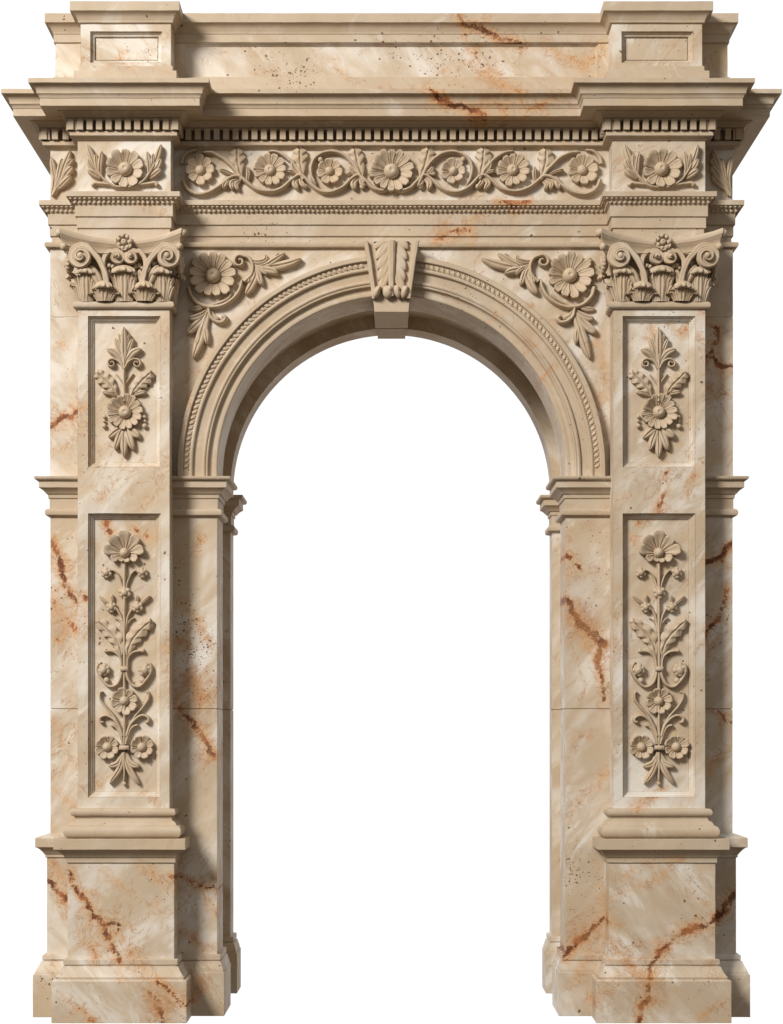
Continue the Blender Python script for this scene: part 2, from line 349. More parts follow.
class Relief:
    """carving on a face at depth y0, drawn in the photograph's measure; flip mirrors it"""
    def __init__(s, y0, flip=False, dx=0.0): s.y0 = y0; s.flip = flip; s.dx = dx
    def P(s, a, b):
        x = X(a, s.y0); return ((-x if s.flip else x)+s.dx, Z(b, s.y0))
    def path(s, pts, n=8): return cat([s.P(*p) for p in pts], n)
    def tube(s, mb, pts, r0, r1=None, h=5.0, n=8, base=0.0, round_end=True, h1=None):
        r1 = r0 if r1 is None else r1; h1 = h if h1 is None else h1; c = s.path(pts, n); m = len(c); rows = []
        for i, p in enumerate(c):
            a, b = c[max(0, i-1)], c[min(m-1, i+1)]; dx, dz = b[0]-a[0], b[1]-a[1]; L = math.hypot(dx, dz) or 1
            nx, nz = -dz/L, dx/L; t = i/(m-1); r = r0+(r1-r0)*t; k = h+(h1-h)*t
            if round_end and t > .9: q = math.sqrt(max(.05, 1-((t-.9)/.1)**2)); r *= q; k = k*(.5+.5*q)
            row = []
            for j in range(11):
                u = -1+2*j/10; hh = math.sqrt(max(0, 1-u*u))
                row.append((p[0]+nx*r*u, s.y0-base-(k-base)*(.12+.88*hh) if 0 < j < 10 else s.y0+.6, p[1]+nz*r*u))
            rows.append(row)
        for k in (0, -1): rows.insert(0 if k == 0 else len(rows), [(q[0], s.y0+.6, q[2]) for q in rows[k]])
        mb.grid(rows)
    def blade(s, mb, pts, W, h=7.0, groove=.28, n=6, lift=.45, base_w=.3, world=False):
        c = cat(pts, n) if world else s.path(pts, n); m = len(c); rows = []
        V = [-1, -.86, -.6, -.32, -.12, 0, .12, .32, .6, .86, 1]
        for i, p in enumerate(c):
            a, b = c[max(0, i-1)], c[min(m-1, i+1)]; dx, dz = b[0]-a[0], b[1]-a[1]; L = math.hypot(dx, dz) or 1
            nx, nz = -dz/L, dx/L; t = i/(m-1)
            w = W*(base_w+(1-base_w)*math.sin(PI*min(1, .08+.62*t)))*math.sqrt(max(.02, 1-t**5))
            k = h*(1-lift+lift*math.sin(PI*.5*min(1, t*1.25)))*(1 if t < .85 else 1-.25*((t-.85)/.15)**2)
            row = []
            for v in V:
                hh = .62+.38*math.sqrt(max(0, 1-v*v))-groove*math.exp(-(v/.16)**2)*(1-t*.55)
                row.append((p[0]+nx*w*v, s.y0-k*hh, p[1]+nz*w*v))
            row = [(row[0][0], s.y0+.6, row[0][2])]+row+[(row[-1][0], s.y0+.6, row[-1][2])]
            rows.append(row)
        for k in (0, -1): rows.insert(0 if k == 0 else len(rows), [(q[0], s.y0+.6, q[2]) for q in rows[k]])
        mb.grid(rows)
    def spray(s, mb, pts, W, n=3, h=7.0, ang=42, w=.30, tip=.36, s0=.22, s1=.82, sides=(1, -1), grow=(1.0, .7)):
        """a lobed leaf: a central blade and side lobes growing from its rib"""
        c = s.path(pts, 10); m = len(c)
        for k in range(n):
            t = s0+(s1-s0)*k/max(1, n-1); i = min(m-2, int(t*(m-1))); p = c[i]; a, b = c[max(0, i-1)], c[i+1]
            th = math.atan2(b[1]-a[1], b[0]-a[0]); g = grow[0]+(grow[1]-grow[0])*k/max(1, n-1)
            for sd in sides:
                L = W*g*(.92+.16*random.random()); a1 = th+sd*math.radians(ang); a2 = th+sd*math.radians(ang*.45)
                q1 = (p[0]+.5*L*math.cos(a1), p[1]+.5*L*math.sin(a1)); q2 = (q1[0]+.55*L*math.cos(a2), q1[1]+.55*L*math.sin(a2))
                s.blade(mb, [p, q1, q2], W*w*g, h*(.86-.05*k+.06*sd), world=True)
        s.blade(mb, pts, W*tip, h, .34)
    def leaf(s, mb, pts, W, h=7.5, lobes=4, cut=.62, n=22):
        """one broad blade with a notched edge, a midrib and side veins"""
        c = s.path(pts, n); m = len(c); rows = []; V = [-1, -.93, -.8, -.62, -.44, -.26, -.1, 0, .1, .26, .44, .62, .8, .93, 1]
        for i, p in enumerate(c):
            a, b = c[max(0, i-1)], c[min(m-1, i+1)]; dx, dz = b[0]-a[0], b[1]-a[1]; L = math.hypot(dx, dz) or 1; tx, tz = dx/L, dz/L; nx, nz = -tz, tx
            t = i/(m-1); u = max(0, (t-.22)/.78)
            env = .12+.88*math.sin(PI*min(1, .06+.86*u))**.8 if u > 0 else .12
            ph = u*lobes % 1.0; saw = 1-cut*(1-math.sin(PI*(.12+.80*ph))**.7)*(1 if 0 < u < .93 else 0)
            w = W*env*saw*(1 if t < .94 else .7); k = h*(.7+.3*t)
            row = []
            for v in V:
                hh = .60+.30*(1-v*v)-.26*math.exp(-(v/.10)**2)+.13*math.cos(2*PI*(u*lobes+abs(v)*.9))*abs(v)*(1 if u > 0 else 0)
                sw = W*.62*abs(v)**1.3*env
                row.append((p[0]+nx*w*v+tx*sw, s.y0-k*hh, p[1]+nz*w*v+tz*sw))
            rows.append([(row[0][0], s.y0+.6, row[0][2])]+row+[(row[-1][0], s.y0+.6, row[-1][2])])
        for k in (0, -1): rows.insert(0 if k == 0 else len(rows), [(q[0], s.y0+.6, q[2]) for q in rows[k]])
        mb.grid(rows)
    def flower(s, mb, a, b, R, n, h=8.5, rc=.33, rot=0.0, dish=.55, dimple=False, radii=None, crease=.13, jit=.06, ry=1.0):
        cx, cz = s.P(a, b); NU, NV = 8, 11
        for k in range(n):
            th = rot+2*PI*k/n; Rk = (R if radii is None else R*radii[k])*(1+random.uniform(-jit, jit)); hk = h*(1+random.uniform(-.1, .06)); r0 = R*rc*.6; rows = []
            for i in range(NU+1):
                u = i/NU; row = []
                for j in range(NV):
                    v = -1+2*j/(NV-1)
                    r = r0+(Rk-r0)*u*(1-.17*abs(v)**2.8-.03*math.exp(-(v/.15)**2)*u)
                    an = th+v*(PI/n)*(1.0 if u < .55 else 1-.07*((u-.55)/.45)**2)
                    hh = hk*(.10+.92*u**1.2 if dish > .5 else .30+.66*u**1.2)-hk*crease*(abs(v)**3)*.9-hk*crease*math.exp(-(v/.14)**2)*(.3+.7*(1-u))
                    hh += hk*.05*math.cos(v*PI*3)*(1-u*.5)
                    if u > .86: hh -= hk*.12*((u-.86)/.14)**2
                    row.append((cx+r*math.cos(an), s.y0-max(.5, hh), cz+ry*r*math.sin(an)))
                row = [(row[0][0], s.y0+.5, row[0][2])]+row+[(row[-1][0], s.y0+.5, row[-1][2])]; rows.append(row)
            rows.append([(q[0], s.y0+.5, q[2]) for q in rows[-1]]); mb.grid(rows)
        q = R*rc; ht = h*.74; rows = []
        prof = [(1, -.4), (1, .05), (.97, .3), (.86, .62), (.66, .86), (.45, .97), (.32, 1.0), (.2, .94), (.001, .86)] if dimple else [(1, -.4), (1, .05), (.95, .35), (.8, .65), (.6, .84), (.35, .96), (.001, 1.0)]
        for rr, hh in prof: rows.append([(cx+q*rr*math.cos(2*PI*j/20), s.y0-h*.2-ht*hh, cz+ry*q*rr*math.sin(2*PI*j/20)) for j in range(21)])
        mb.grid(rows)
    def berry(s, mb, a, b, r, h=None):
        x, z = s.P(a, b); h = h or r*1.1; mb.ball(x, s.y0-h*.75, z, r, r, r)
    def bud(s, mb, a, b, r, n=6):
        s.berry(mb, a, b, r*.55, r*1.3)
        for k in range(n):
            t = 2*PI*k/n+.4; s.berry(mb, a+r*.62*math.cos(t), b+r*.62*math.sin(t), r*(.36+.1*random.random()), r*.9)

def spiral(cx, cy, r0, r1, a0, turns, d, n=26):
    return [(cx+(r0+(r1-r0)*i/n)*math.cos(a0+d*2*PI*turns*i/n), cy+(r0+(r1-r0)*i/n)*math.sin(a0+d*2*PI*turns*i/n)) for i in range(n+1)]

# ------------------------------------------------------------------ the arch
ARCH = bpy.data.objects.new('triumphal_arch', None); COL.objects.link(ARCH)
ARCH['label'] = 'beige rust-veined marble arch with carved floral pilasters and a heavy cornice'
ARCH['category'] = 'arch'
WX = 341.0; PX0, PX1 = -308.6, -218.2; OP = 174.3; DEP = 205.0; ZC = 544.8; ZI = 537.3
def rect(x0, x1, y0, y1): return [(x0,y0),(x1,y0),(x1,y1),(x0,y1)]
def plan(w, a, b, y1=DEP): return [(-w,0),(-b,0),(-b,P),(-a,P),(-a,0),(a,0),(a,P),(b,P),(b,0),(w,0),(w,y1),(-w,y1)]
ENT = plan(WX, 217.1, 308.6); ATT = plan(336, 216.8, 305.7)
ST = 2.3
def part(name, poly, prof, mat=MARBLE, parent=None, field=True, step=ST, both=False):
    m = MB(); m.ring(poly, prof, step); r = [obj(name, m, mat, parent or ARCH, field)]
    if both: r.append(obj(name, mirror(m), mat, (parent or ARCH), field))
    return r

# --- piers, passage walls, plinths, imposts
PIER = [(0,0),(0,305.4),(-.9,305.7),(-.9,306.3),(0,306.6),(0,ZI-1)]
IMP = [(.3,498.3),(2.6,498.5),(4.3,499.6),(4.9,501.5),(4.7,504),(3.2,505.6),(.7,506.2),(.7,516.4),(1.8,516.6),(2.2,520.4),(3.6,520.9),(4.6,522.2),(6.4,524.2),(8.6,525.8),(10,526.4),(10,533.2),(12.4,533.6),(13.6,534.6),(14,535.6),(14,ZI)]
PLI = [(7.6,0),(7.6,43.4),(6.4,43.8),(6.5,44.6),(6.6,45.4),(4.9,51),(4.2,53.6),(2.4,54.2),(2.3,55),(3.4,55.4),(3.4,60.2),(.2,61)]
SPED = [(3,61),(3,157.6),(4.4,158),(4.4,160.6),(5.2,161.2),(6.3,163),(9,166.2),(11.4,168),(13,168.6),(13,177.4),(12.6,178),(1,181.5)]
SPLI = [(15,0),(15,42),(13.2,42.5),(13.4,43.6),(12.6,46),(9.6,51.5),(8.4,54.4),(6,55),(5.9,55.8),(7.2,56.2),(7,60.3),(3,61.2)]
for sx in (1, -1):
    fl = lambda p: p if sx == 1 else [(-x, y) for x, y in reversed(p)]
    for y0, y1 in ((0, 66), (165, DEP)):
        p = part('pier', fl(rect(-WX, -OP, y0, y1)), PIER, MARBLE, None, y0 == 0)[0]
        part('plinth', fl(rect(-240, -OP, y0, y1)), PLI, MARBLE, p, y0 == 0)
        part('impost', fl(rect(-WX, -OP, y0, y1)), IMP, MOULD, None, y0 == 0)
    part('passage_wall', fl(rect(-330, -188, 66.2, 164.8)), [(0,0),(0,ZI+8)], MARBLE, None, False)
    q = part('side_pedestal', fl(rect(-WX, -290, 0.1, DEP)), SPED)[0]
    part('plinth', fl(rect(-WX, -290, 0.1, DEP)), SPLI, MARBLE, q)
    part('side_wall', fl(rect(-WX-.4, -296, -.4, 60)), [(0,ZI+.2),(0,697),(-.7,697.3),(-.7,697.8),(0,698.1),(0,766.5)])

# --- pedestals and pilasters
def pil(sx, d=0): return rect(PX0-d, PX1-1.8*d, P, 18) if sx > 0 else rect(-PX1+1.8*d, -PX0+d, P, 18)
def framed(mb, x0, x1, z0, z1, y, holes, prof, yb, step=ST):
    """a block whose front face carries sunk stepped panels; prof = (inset, depth) pairs"""
    xs = [x0]+sorted({h[0] for h in holes}|{h[1] for h in holes})+[x1]; zs = [z0]+sorted({h[2] for h in holes}|{h[3] for h in holes})+[z1]
    def sheet(f, a0, a1, b0, b1):
        na = max(1, int((a1-a0)/step)); nb = max(1, int((b1-b0)/step))
        mb.grid([[f(a0+(a1-a0)*i/na, b0+(b1-b0)*j/nb) for i in range(na+1)] for j in range(nb+1)])
    for i in range(len(xs)-1):
        for j in range(len(zs)-1):
            cx, cz = (xs[i]+xs[i+1])/2, (zs[j]+zs[j+1])/2
            if any(h[0] < cx < h[1] and h[2] < cz < h[3] for h in holes): continue
            sheet(lambda a, b: (a, y, b), xs[i], xs[i+1], zs[j], zs[j+1])
    for h in holes:
        L = [[(h[0]+i, y+d, h[2]+i), (h[1]-i, y+d, h[2]+i), (h[1]-i, y+d, h[3]-i), (h[0]+i, y+d, h[3]-i)] for i, d in [(0,0)]+prof]
        for a, b in zip(L, L[1:]):
            for k in range(4): mb.add([a[k], a[(k+1) % 4], b[(k+1) % 4], b[k]], [(0,1,2,3)])
        i, d = prof[-1]; sheet(lambda a, b: (a, y+d, b), h[0]+i, h[1]-i, h[2]+i, h[3]-i)
    mb.add([(x0,y,z0),(x0,y,z1),(x0,yb,z1),(x0,yb,z0)], [(0,1,2,3)]); mb.add([(x1,y,z0),(x1,y,z1),(x1,yb,z1),(x1,yb,z0)], [(0,3,2,1)])
    mb.add([(x0,y,z1),(x1,y,z1),(x1,yb,z1),(x0,yb,z1)], [(0,1,2,3)]); mb.add([(x0,y,z0),(x1,y,z0),(x1,yb,z0),(x0,yb,z0)], [(3,2,1,0)])
STEPS = [(.0,2.0),(1.3,2.2),(1.5,4.0),(2.2,4.6),(3.4,5.0),(3.6,6.6),(5.0,7.0),(5.1,8.2)]
RY = P+8.2
pilasters = []
for sx in (1, -1):
    pd = part('pedestal', pil(sx, 1.2), [(7.5,61),(7.5,155.3)])[0]
    part('plinth', pil(sx, 1.2), [(21,0),(21,40.6),(20,41.6),(19.4,41.8),(17.6,42.2),(17.8,43.2),(18.2,44),(16.4,46),(13.6,50.5),(12.2,53.6),(10.2,54.2),(10,55.2),(11.2,55.6),(11.2,60.4),(7.6,61.2)], MARBLE, pd)
    part('pedestal_cap', pil(sx, 1.2), [(7.5,155),(9,155.3),(9,160.2),(10,160.6),(10.8,162),(12.8,164.4),(15.4,167),(16.4,168.2),(19.5,168.6),(19.5,179)], MOULD, pd)
    a, b = (PX0, PX1) if sx > 0 else (-PX1, -PX0); hx = (a+10.1, b-9.1) if sx > 0 else (a+9.1, b-10.1)
    m = MB(); framed(m, a, b, 205, 700, P, [(hx[0], hx[1], zr(797), zr(513.3)), (hx[0], hx[1], zr(467), zr(316))], STEPS, 5)
    pl = obj('pilaster', m, MARBLE, ARCH, True, normals=True); pilasters.append(pl)
    part('base_moulding', pil(sx), [(7,179.2),(9.2,179.6),(11.2,181.2),(12.4,184),(12.4,187),(11.3,189.6),(9.4,191.2),(7.6,191.8),(6.8,193.6),(5.6,195),(3.4,196),(2.4,197.4),(2.4,199.4),(3.4,200.8),(5.2,201.2),(6.2,202.6),(6.4,204.4),(5.8,206.4),(4.4,207.6),(0,208.2)], MOULD, pl)
    part('necking', pil(sx), [(0,699),(2.8,699.3),(4.2,700.6),(4.7,702.6),(4.2,704.8),(2.8,706),(0,706.3)], MOULD, pl)

# --- capitals
def capital():
    xc = (PX0+PX1)/2; FY = P
    m = MB(); m.ring(rect(PX0, PX1, P, 0), [(-1,705.5),(-2,712),(-2,728),(-.5,740),(2.5,749),(4,753)])
    bell = obj('capital', m, CARVE, ARCH)
    # abacus: concave sides, cut horns
    def curve(p, q, sag, n=14):
        out = []
        for i in range(n+1):
            t = i/n; k = sag*(1-(2*t-1)**2); nx, ny = -(q[1]-p[1]), q[0]-p[0]; L = math.hypot(nx, ny)
            out.append((p[0]+(q[0]-p[0])*t+nx/L*k, p[1]+(q[1]-p[1])*t+ny/L*k))
        return out
    pl = [(xc-50, 0)]+[(xc-53, -14), (xc-58.5, -40), (xc-62, -47)]+curve((xc-58.5, -53), (xc+58.5, -53), 14)+[(xc+62, -47), (xc+58.5, -40), (xc+53, -14), (xc+50, 0)]
    m = MB(); m.ring(pl, [(-5.5,749.5),(-5,750.4),(-4.6,751),(-4.2,756.6),(-3.2,757),(-3,758.4),(-2.4,760.4),(-.8,762.8),(.6,764.2),(.9,765),(1.6,765.6),(2.1,767.5),(2.1,769.5),(1.6,771)])
    m.v = [(x, y, z+3.0-8.0*max(0, 1-((x-xc)/60)**2)*min(1, max(0, -y)/30)) for x, y, z in m.v]    # the slab dips towards its middle
    obj('abacus', m, CARVE, bell)
    for sd in (-1, 1):
        for xx_, yy_, zz, r in ((60.6, -49.5, 769.6, 3.8), (56.6, -46.8, 757.4, 3.6)):
            m = MB(); m.ball(xc+sd*xx_, yy_, zz, r, r*1.3, r*1.05); obj('horn_tip', m, CARVE, bell)
    R_ = Relief(FY-6)
    def scroll(stem, c, r, a0, d, turns, rad, dep, base):
        """a volute: a stem that climbs and winds into a spiral, in the picture plane at depth base"""
        m = MB(); q = Relief(base); pts = stem+spiral(c[0], c[1], r, r*.16, a0, turns, d, 22)
        c2 = cat([q.P(*p) for p in pts], 4); n = len(c2); rows = []
        for i, p in enumerate(c2):
            a, b = c2[max(0, i-1)], c2[min(n-1, i+1)]; dx, dz = b[0]-a[0], b[1]-a[1]; L = math.hypot(dx, dz) or 1; nx, nz = -dz/L, dx/L
            t = i/(n-1); w = rad*(1.0 if t < .35 else 1-.62*(t-.35)/.65); dd = dep*(.7+.5*min(1, t*2)); lift = 5.5*max(0, (t-.35))/.65
            row = []
            for j in range(13):
                an = 2*PI*j/12; u = math.cos(an); v = math.sin(an)
                hol = .0 if v < 0 else .34*dd*math.exp(-(u/.5)**2)     # channel down the face of the ribbon
                row.append((p[0]+nx*w*(abs(u)**.7)*(1 if u >= 0 else -1), base-lift-dd*v*1.0+hol, p[1]+nz*w*(abs(u)**.7)*(1 if u >= 0 else -1)))
            rows.append(row)
        m.grid(rows); x, z = q.P(*c); m.ball(x, base-6.5, z, r*.27, 3.5, r*.27)
        x, z = q.P(c[0], c[1]); rr = r*.80
        rws = []
        for k, yy in ((rr, base+12), (rr, base-2.5), (rr*.9, base-3.2), (.01, base-3.6)):
            rws.append([(x+k*math.cos(2*PI*j/24), yy, z+k*math.sin(2*PI*j/24)) for j in range(25)])
        m.grid(rws)
        return m
    ctr = 124.7
    def mir(p): return [(2*ctr-a, b) for a, b in p]
    stem = [(107, 283), (106.2, 278), (104.5, 271), (99.5, 260), (92, 251)]
    ca = (81.5, 257)
    v1 = scroll(stem, ca, 12.0, math.radians(-62), -1, 1.9, 2.9, 4.4, FY-11)
    obj('volute', v1, CARVE, bell)
    stem2 = mir(stem); cb = (2*ctr-ca[0], ca[1])
    obj('volute', scroll(stem2, cb, 12.0, math.radians(-118), 1, 1.9, 2.9, 4.4, FY-11), CARVE, bell)
    hs = [(108, 290), (105, 276), (103.4, 265), (105, 257), (109.5, 251.5)]; ch = (117.4, 257.5)
    obj('helix', scroll(hs, ch, 7.4, math.radians(-130), 1, 1.7, 2.4, 3.8, FY-10), CARVE, bell)
    obj('helix', scroll(mir(hs), (2*ctr-ch[0], ch[1]), 7.4, math.radians(-50), -1, 1.7, 2.4, 3.8, FY-10), CARVE, bell)
    # side volutes on the flanks
    for sd in (-1, 1):
        m = MB(); x = xc+sd*52
        for k in range(30):
            t = k/29; a = PI/2+sd*0+t*3.4*PI; r = 10.5*(1-.8*t)
            m.ball(x+sd*(2+3.2*t), -33+6+r*math.cos(a), 745+r*math.sin(a), 2.6, 2.6-t, 2.6-t, 8, 6)
        m.ball(x+sd*2, -27, 745, 4.5, 9, 9, 14, 10)
        obj('volute', m, CARVE, bell)
    # acanthus leaves: fluted, lobed, curling forward at the top
    def acanth(px, tip, w, lean, yb, side=0, lip=.74):
        m = MB(); z0 = 705.6; z1 = Z(tip, yb-8)-2.0; H = z1-z0; xx = X(px, yb)
        def put(u, f, z): return (xx+u, yb-f, z) if side == 0 else (xc+side*(45+f), -17+u, z)
        K = 9
        for k in sorted(range(K), key=lambda q: -abs(q-K//2)):          # outer leaflets first
            q = (k-K//2)/(K//2); e = 1-abs(q); NS, rows = 16, []
            top = H*(.80+.20*e) - (0 if abs(q) < .99 else H*.16); W_ = w*.085*(1+.25*e)
            for i in range(NS+1):
                t = i/NS
                cx_ = q*w*.5*(.42+.50*t**1.5)+(.09*w*q*abs(q)*max(0, t-.6)/.4); zc = z0+top*t-abs(q)*2.2*max(0, t-.75)/.25*2
                f = 1.5+lean*t**2+1.6*e+(1.2*math.sin(PI*t) if q == 0 else 0)
                ww = W_*(.75+.55*math.sin(PI*min(1, t*.8)))*math.sqrt(max(.03, 1-t**7)); row = [put(cx_-ww, 0, zc)]
                for v in (-1, -.8, -.45, -.15, 0, .15, .45, .8, 1):
                    row.append(put(cx_+ww*v, f+2.1*math.sqrt(max(0, 1-v*v))-1.5*math.exp(-(v/.2)**2), zc))
                row.append(put(cx_+ww, 0, zc)); rows.append(row)
            rows.append([put(cx_, 0, z0+top) for _ in rows[0]]); m.grid(rows)
        L = []; rx, rf, rz = w*.5*lip, 4.4, 3.3; nu, nv = 60, 14
        for i in range(nv+1):
            b_ = PI*i/nv; row = []
            for j in range(nu+1):
                a_ = 2*PI*j/nu; sc_ = 1+.17*math.cos(9*a_)*math.sin(b_)**1.5; rr = math.sin(b_)*sc_
                fx = rx*rr*math.cos(a_); ff = rf*rr*math.sin(a_); zz = rz*math.cos(b_)-.045*abs(fx)**1.75*(.6 if lip > .6 else .8)
                row.append(put(fx, 2.2+lean+3.2+ff, z1-.6+zz-(1.9*rr if ff > 0 else 0)))
            L.append(row)
        m.grid(L)
        return obj('acanthus_leaf', m, CARVE, bell)
    acanth(86.5, 267.5, 27, 4, FY, 0, .66); acanth(163, 267.5, 27, 4, FY, 0, .66)
    acanth(124.7, 266, 31, 5, FY-1, 0, .68)
    acanth(105, 281.5, 28, 4.5, FY-3.5, 0, .56); acanth(145, 281.5, 28, 4.5, FY-3.5, 0, .56)
    acanth(124.7, 268, 24, 4, FY, -1); acanth(124.7, 268, 24, 4, FY, 1)
    m = MB(); q = Relief(FY-9)
    q.flower(m, ctr, 243, 8.2, 7, 7.5, .42, .3, .3, True)
    for k in range(7): t = 2*PI*k/7; q.berry(m, ctr+5.6*math.cos(t), 243+6.2*math.sin(t), 2.1, 6.5)
    obj('fleuron', m, CARVE, bell)
    q = Relief(FY-3)
    for k in (-1, 1):
        m = MB()
        for a, b, r in ((11.5, 267.5, 2.2), (15, 266.5, 2.4), (18, 268.5, 1.9)): q.berry(m, ctr+k*a, b, r, 5)
        q.blade(m, [(ctr+k*21, 292), (ctr+k*27, 278), (ctr+k*35, 266)], 4.6, 7); q.blade(m, [(ctr+k*20, 290), (ctr+k*17, 278), (ctr+k*15, 270)], 3.2, 5)
        obj('bud_cluster', m, CARVE, bell)
    return bell
SHIFT = -(PX0+PX1)
cap = capital(); shifted(cap, SHIFT, ARCH)

# --- panel carvings
def upper_panel(dx=0):
    r = Relief(RY, False, dx); c = 125.0
    def mr(p): return [(2*c-a, b) for a, b in p]
    m = MB(); r.tube(m, [(c,402),(c,385),(c,350)], 1.9, 1.3, 6.5)
    for f in (lambda p: p, mr):
        r.tube(m, f([(c+.5,385),(c+5,379),(c+9,374)]), 1.1, .7, 4)
        r.tube(m, f([(c+.5,369),(c+4,363),(c+9,360)]+spiral(137.5-125+c,364.2,4.4,1.0,-PI*.5,1.3,1,14)), 1.6, 1.0, 6.5, 4)
    top = obj('panel_relief', m, CARVE, ARCH)
    m = MB()
    for f in (lambda p: p, mr):
        r.blade(m, f([(c+.5,362),(c+5,350),(c+9,339)]), 2.9, 7); r.blade(m, f([(c+.5,364),(c+8,354),(c+17.5,350)]), 3.8, 7.5)
        r.blade(m, f([(c+.5,356),(c+2.6,346),(c+5.4,334.5)]), 2.2, 7)
    r.blade(m, [(c,364),(c,348),(c-.3,328)], 4.0, 8.5, .34); obj('leaf', m, CARVE, top)
    for f in (lambda p: p, mr):
        m = MB(); pts = f([(c+5,399),(c+13,387),(c+26.5,373.5)]); r.leaf(m, pts, 7.6, 8.6, 4)
        r.blade(m, f([(c+8,396),(c+15,393.5),(c+22,393)]), 2.6, 6.5); obj('leaf', m, CARVE, top)
    m = MB(); r.flower(m, c+.5, 412.5, 17.6, 14, 9.5, .36, .1, .62, True, ry=1.0); obj('flower', m, CARVE, top)
    for k in (1, -1):
        m = MB()
        for a, b, q in ((20, 417, 2.0), (20.3, 421.5, 1.7), (20.2, 426.5, 2.5)): r.berry(m, c+k*a, b, q, 4)
        obj('bud', m, CARVE, top)
    m = MB()
    for e, w in (((0,457.5),4.2), ((9,450.5),4.1), ((-9,450.5),4.1), ((15.5,438.5),4.2), ((-15.5,438.5),4.2)):
        r.blade(m, [(c+e[0]*.08,427.5),(c+e[0]*.55,427.5+(e[1]-427.5)*.45),(c+e[0],e[1])], w, 7.5, .34)
    obj('leaf', m, CARVE, top)
    return top
def lower_panel(dx=0):
    r = Relief(RY, False, dx); c = 125.2
    def mr(p): return [(2*c-a, b) for a, b in p]
    idt = lambda p: p
    m = MB(); r.tube(m, [(c,560),(c,640),(c,700),(c,752)], 1.8, 1.8, 6)
    for f in (idt, mr):
        r.tube(m, f([(c+1,592),(c+4,580),(c+9,572),(c+15,570)]), 1.1, .9, 5)
        r.tube(m, f([(c+.8,632),(c+3,618),(c+7,610),(c+11,606)]), 1.5, 1.1, 5)
        r.tube(m, f([(c+2,625),(c+6,620),(c+10,618)]), 1.2, .8, 4)
        r.tube(m, f([(c+2.5,668),(c+4,658),(c+9,652.5),(c+15,651),(c+19,651.5),(c+18,649)]), 1.5, 1.8, 6)
        r.tube(m, f([(c+1.5,667),(c+3.5,678),(c+8,685),(c+15,686.5),(c+22,680),(c+26.5,672),(c+26.5,666),(c+23,662)]), 2.0, 1.5, 7)
        r.tube(m, f([(c+1.5,744),(c+4,730),(c+10,717),(c+18,708),(c+23.5,700),(c+24,693),(c+21,692)]), 1.6, 1.2, 6)
        r.tube(m, f([(c+2,736),(c+6,725),(c+12,718),(c+19,715.5),(c+24,718),(c+23.5,722),(c+20.5,722)]), 1.9, 1.7, 6.5)
        r.tube(m, f([(c+2,742),(c+5,732),(c+9,726.5),(c+14,725)]), 1.4, 1.7, 6)
    for yy in (669, 747.5):
        x, z = r.P(c, yy); w = 3.8 if yy < 700 else 4.8
        m.box(x-w, x+w, RY-8, RY+.5, z-2, z+2); m.ball(x, RY-7.6, z, w, 1.4, 2.2)
    top = obj('panel_relief', m, CARVE, ARCH)
    m = MB(); r.flower(m, c, 553, 22.5, 9, 10, .22, PI/2, .6, False, [1.0,.93,.9,.66,.44,.44,.66,.92,.93], .2)
    obj('flower', m, CARVE, top)
    m = MB(); r.flower(m, c, 701, 13.6, 8, 9.5, .36, .2, .5); obj('flower', m, CARVE, top)
    for k in (1, -1):
        m = MB(); r.flower(m, c+k*17.3, 747, 11.8, 8, 9, .42, .35*k, .45); obj('flower', m, CARVE, top)
        m = MB(); r.bud(m, c+k*18, 573, 5.6); obj('bud', m, CARVE, top)
        m = MB(); r.bud(m, c+k*13, 607.5, 5.6); r.blade(m, [(c+k*14,605),(c+k*19,602),(c+k*25.5,596)], 1.9, 6)
        r.blade(m, [(c+k*11,604),(c+k*12.5,599),(c+k*12,595)], 1.8, 5); obj('bud', m, CARVE, top)
        m = MB(); r.bud(m, c+k*20.5, 670, 6.6, 7); r.berry(m, c+k*21, 671, 3.6, 8); r.berry(m, c+k*18, 680.5, 3.0, 5); obj('bud', m, CARVE, top)
        f = idt if k > 0 else mr
        m = MB(); r.leaf(m, f([(c+2,668),(c+4,650),(c+11,636),(c+26,621.5)]), 8.2, 8.2, 4)
        obj('leaf', m, CARVE, top)
        m = MB(); r.tube(m, f([(c+1,752),(c+2.5,762),(c+4,768)]), 1.4, 1.4, 5)
        r.blade(m, f([(c+.8,752),(c+4.5,768),(c+14.5,784)]), 3.4, 7.5, .34, base_w=.5); r.blade(m, f([(c+1.2,753),(c+6,763),(c+15.5,767)]), 3.6, 7, .34, base_w=.4); obj('leaf', m, CARVE, top)
    m = MB(); r.tube(m, [(c,752),(c,770),(c,782)], 1.5, 1.1, 6.5); r.berry(m, c, 783.5, 2.1, 4.5); obj('bud', m, CARVE, top)
    m = MB(); r.bud(m, c+.4, 593, 6.4, 6); obj('bud', m, CARVE, top)
    return top
for dx in (0, SHIFT): upper_panel(dx); lower_panel(dx)

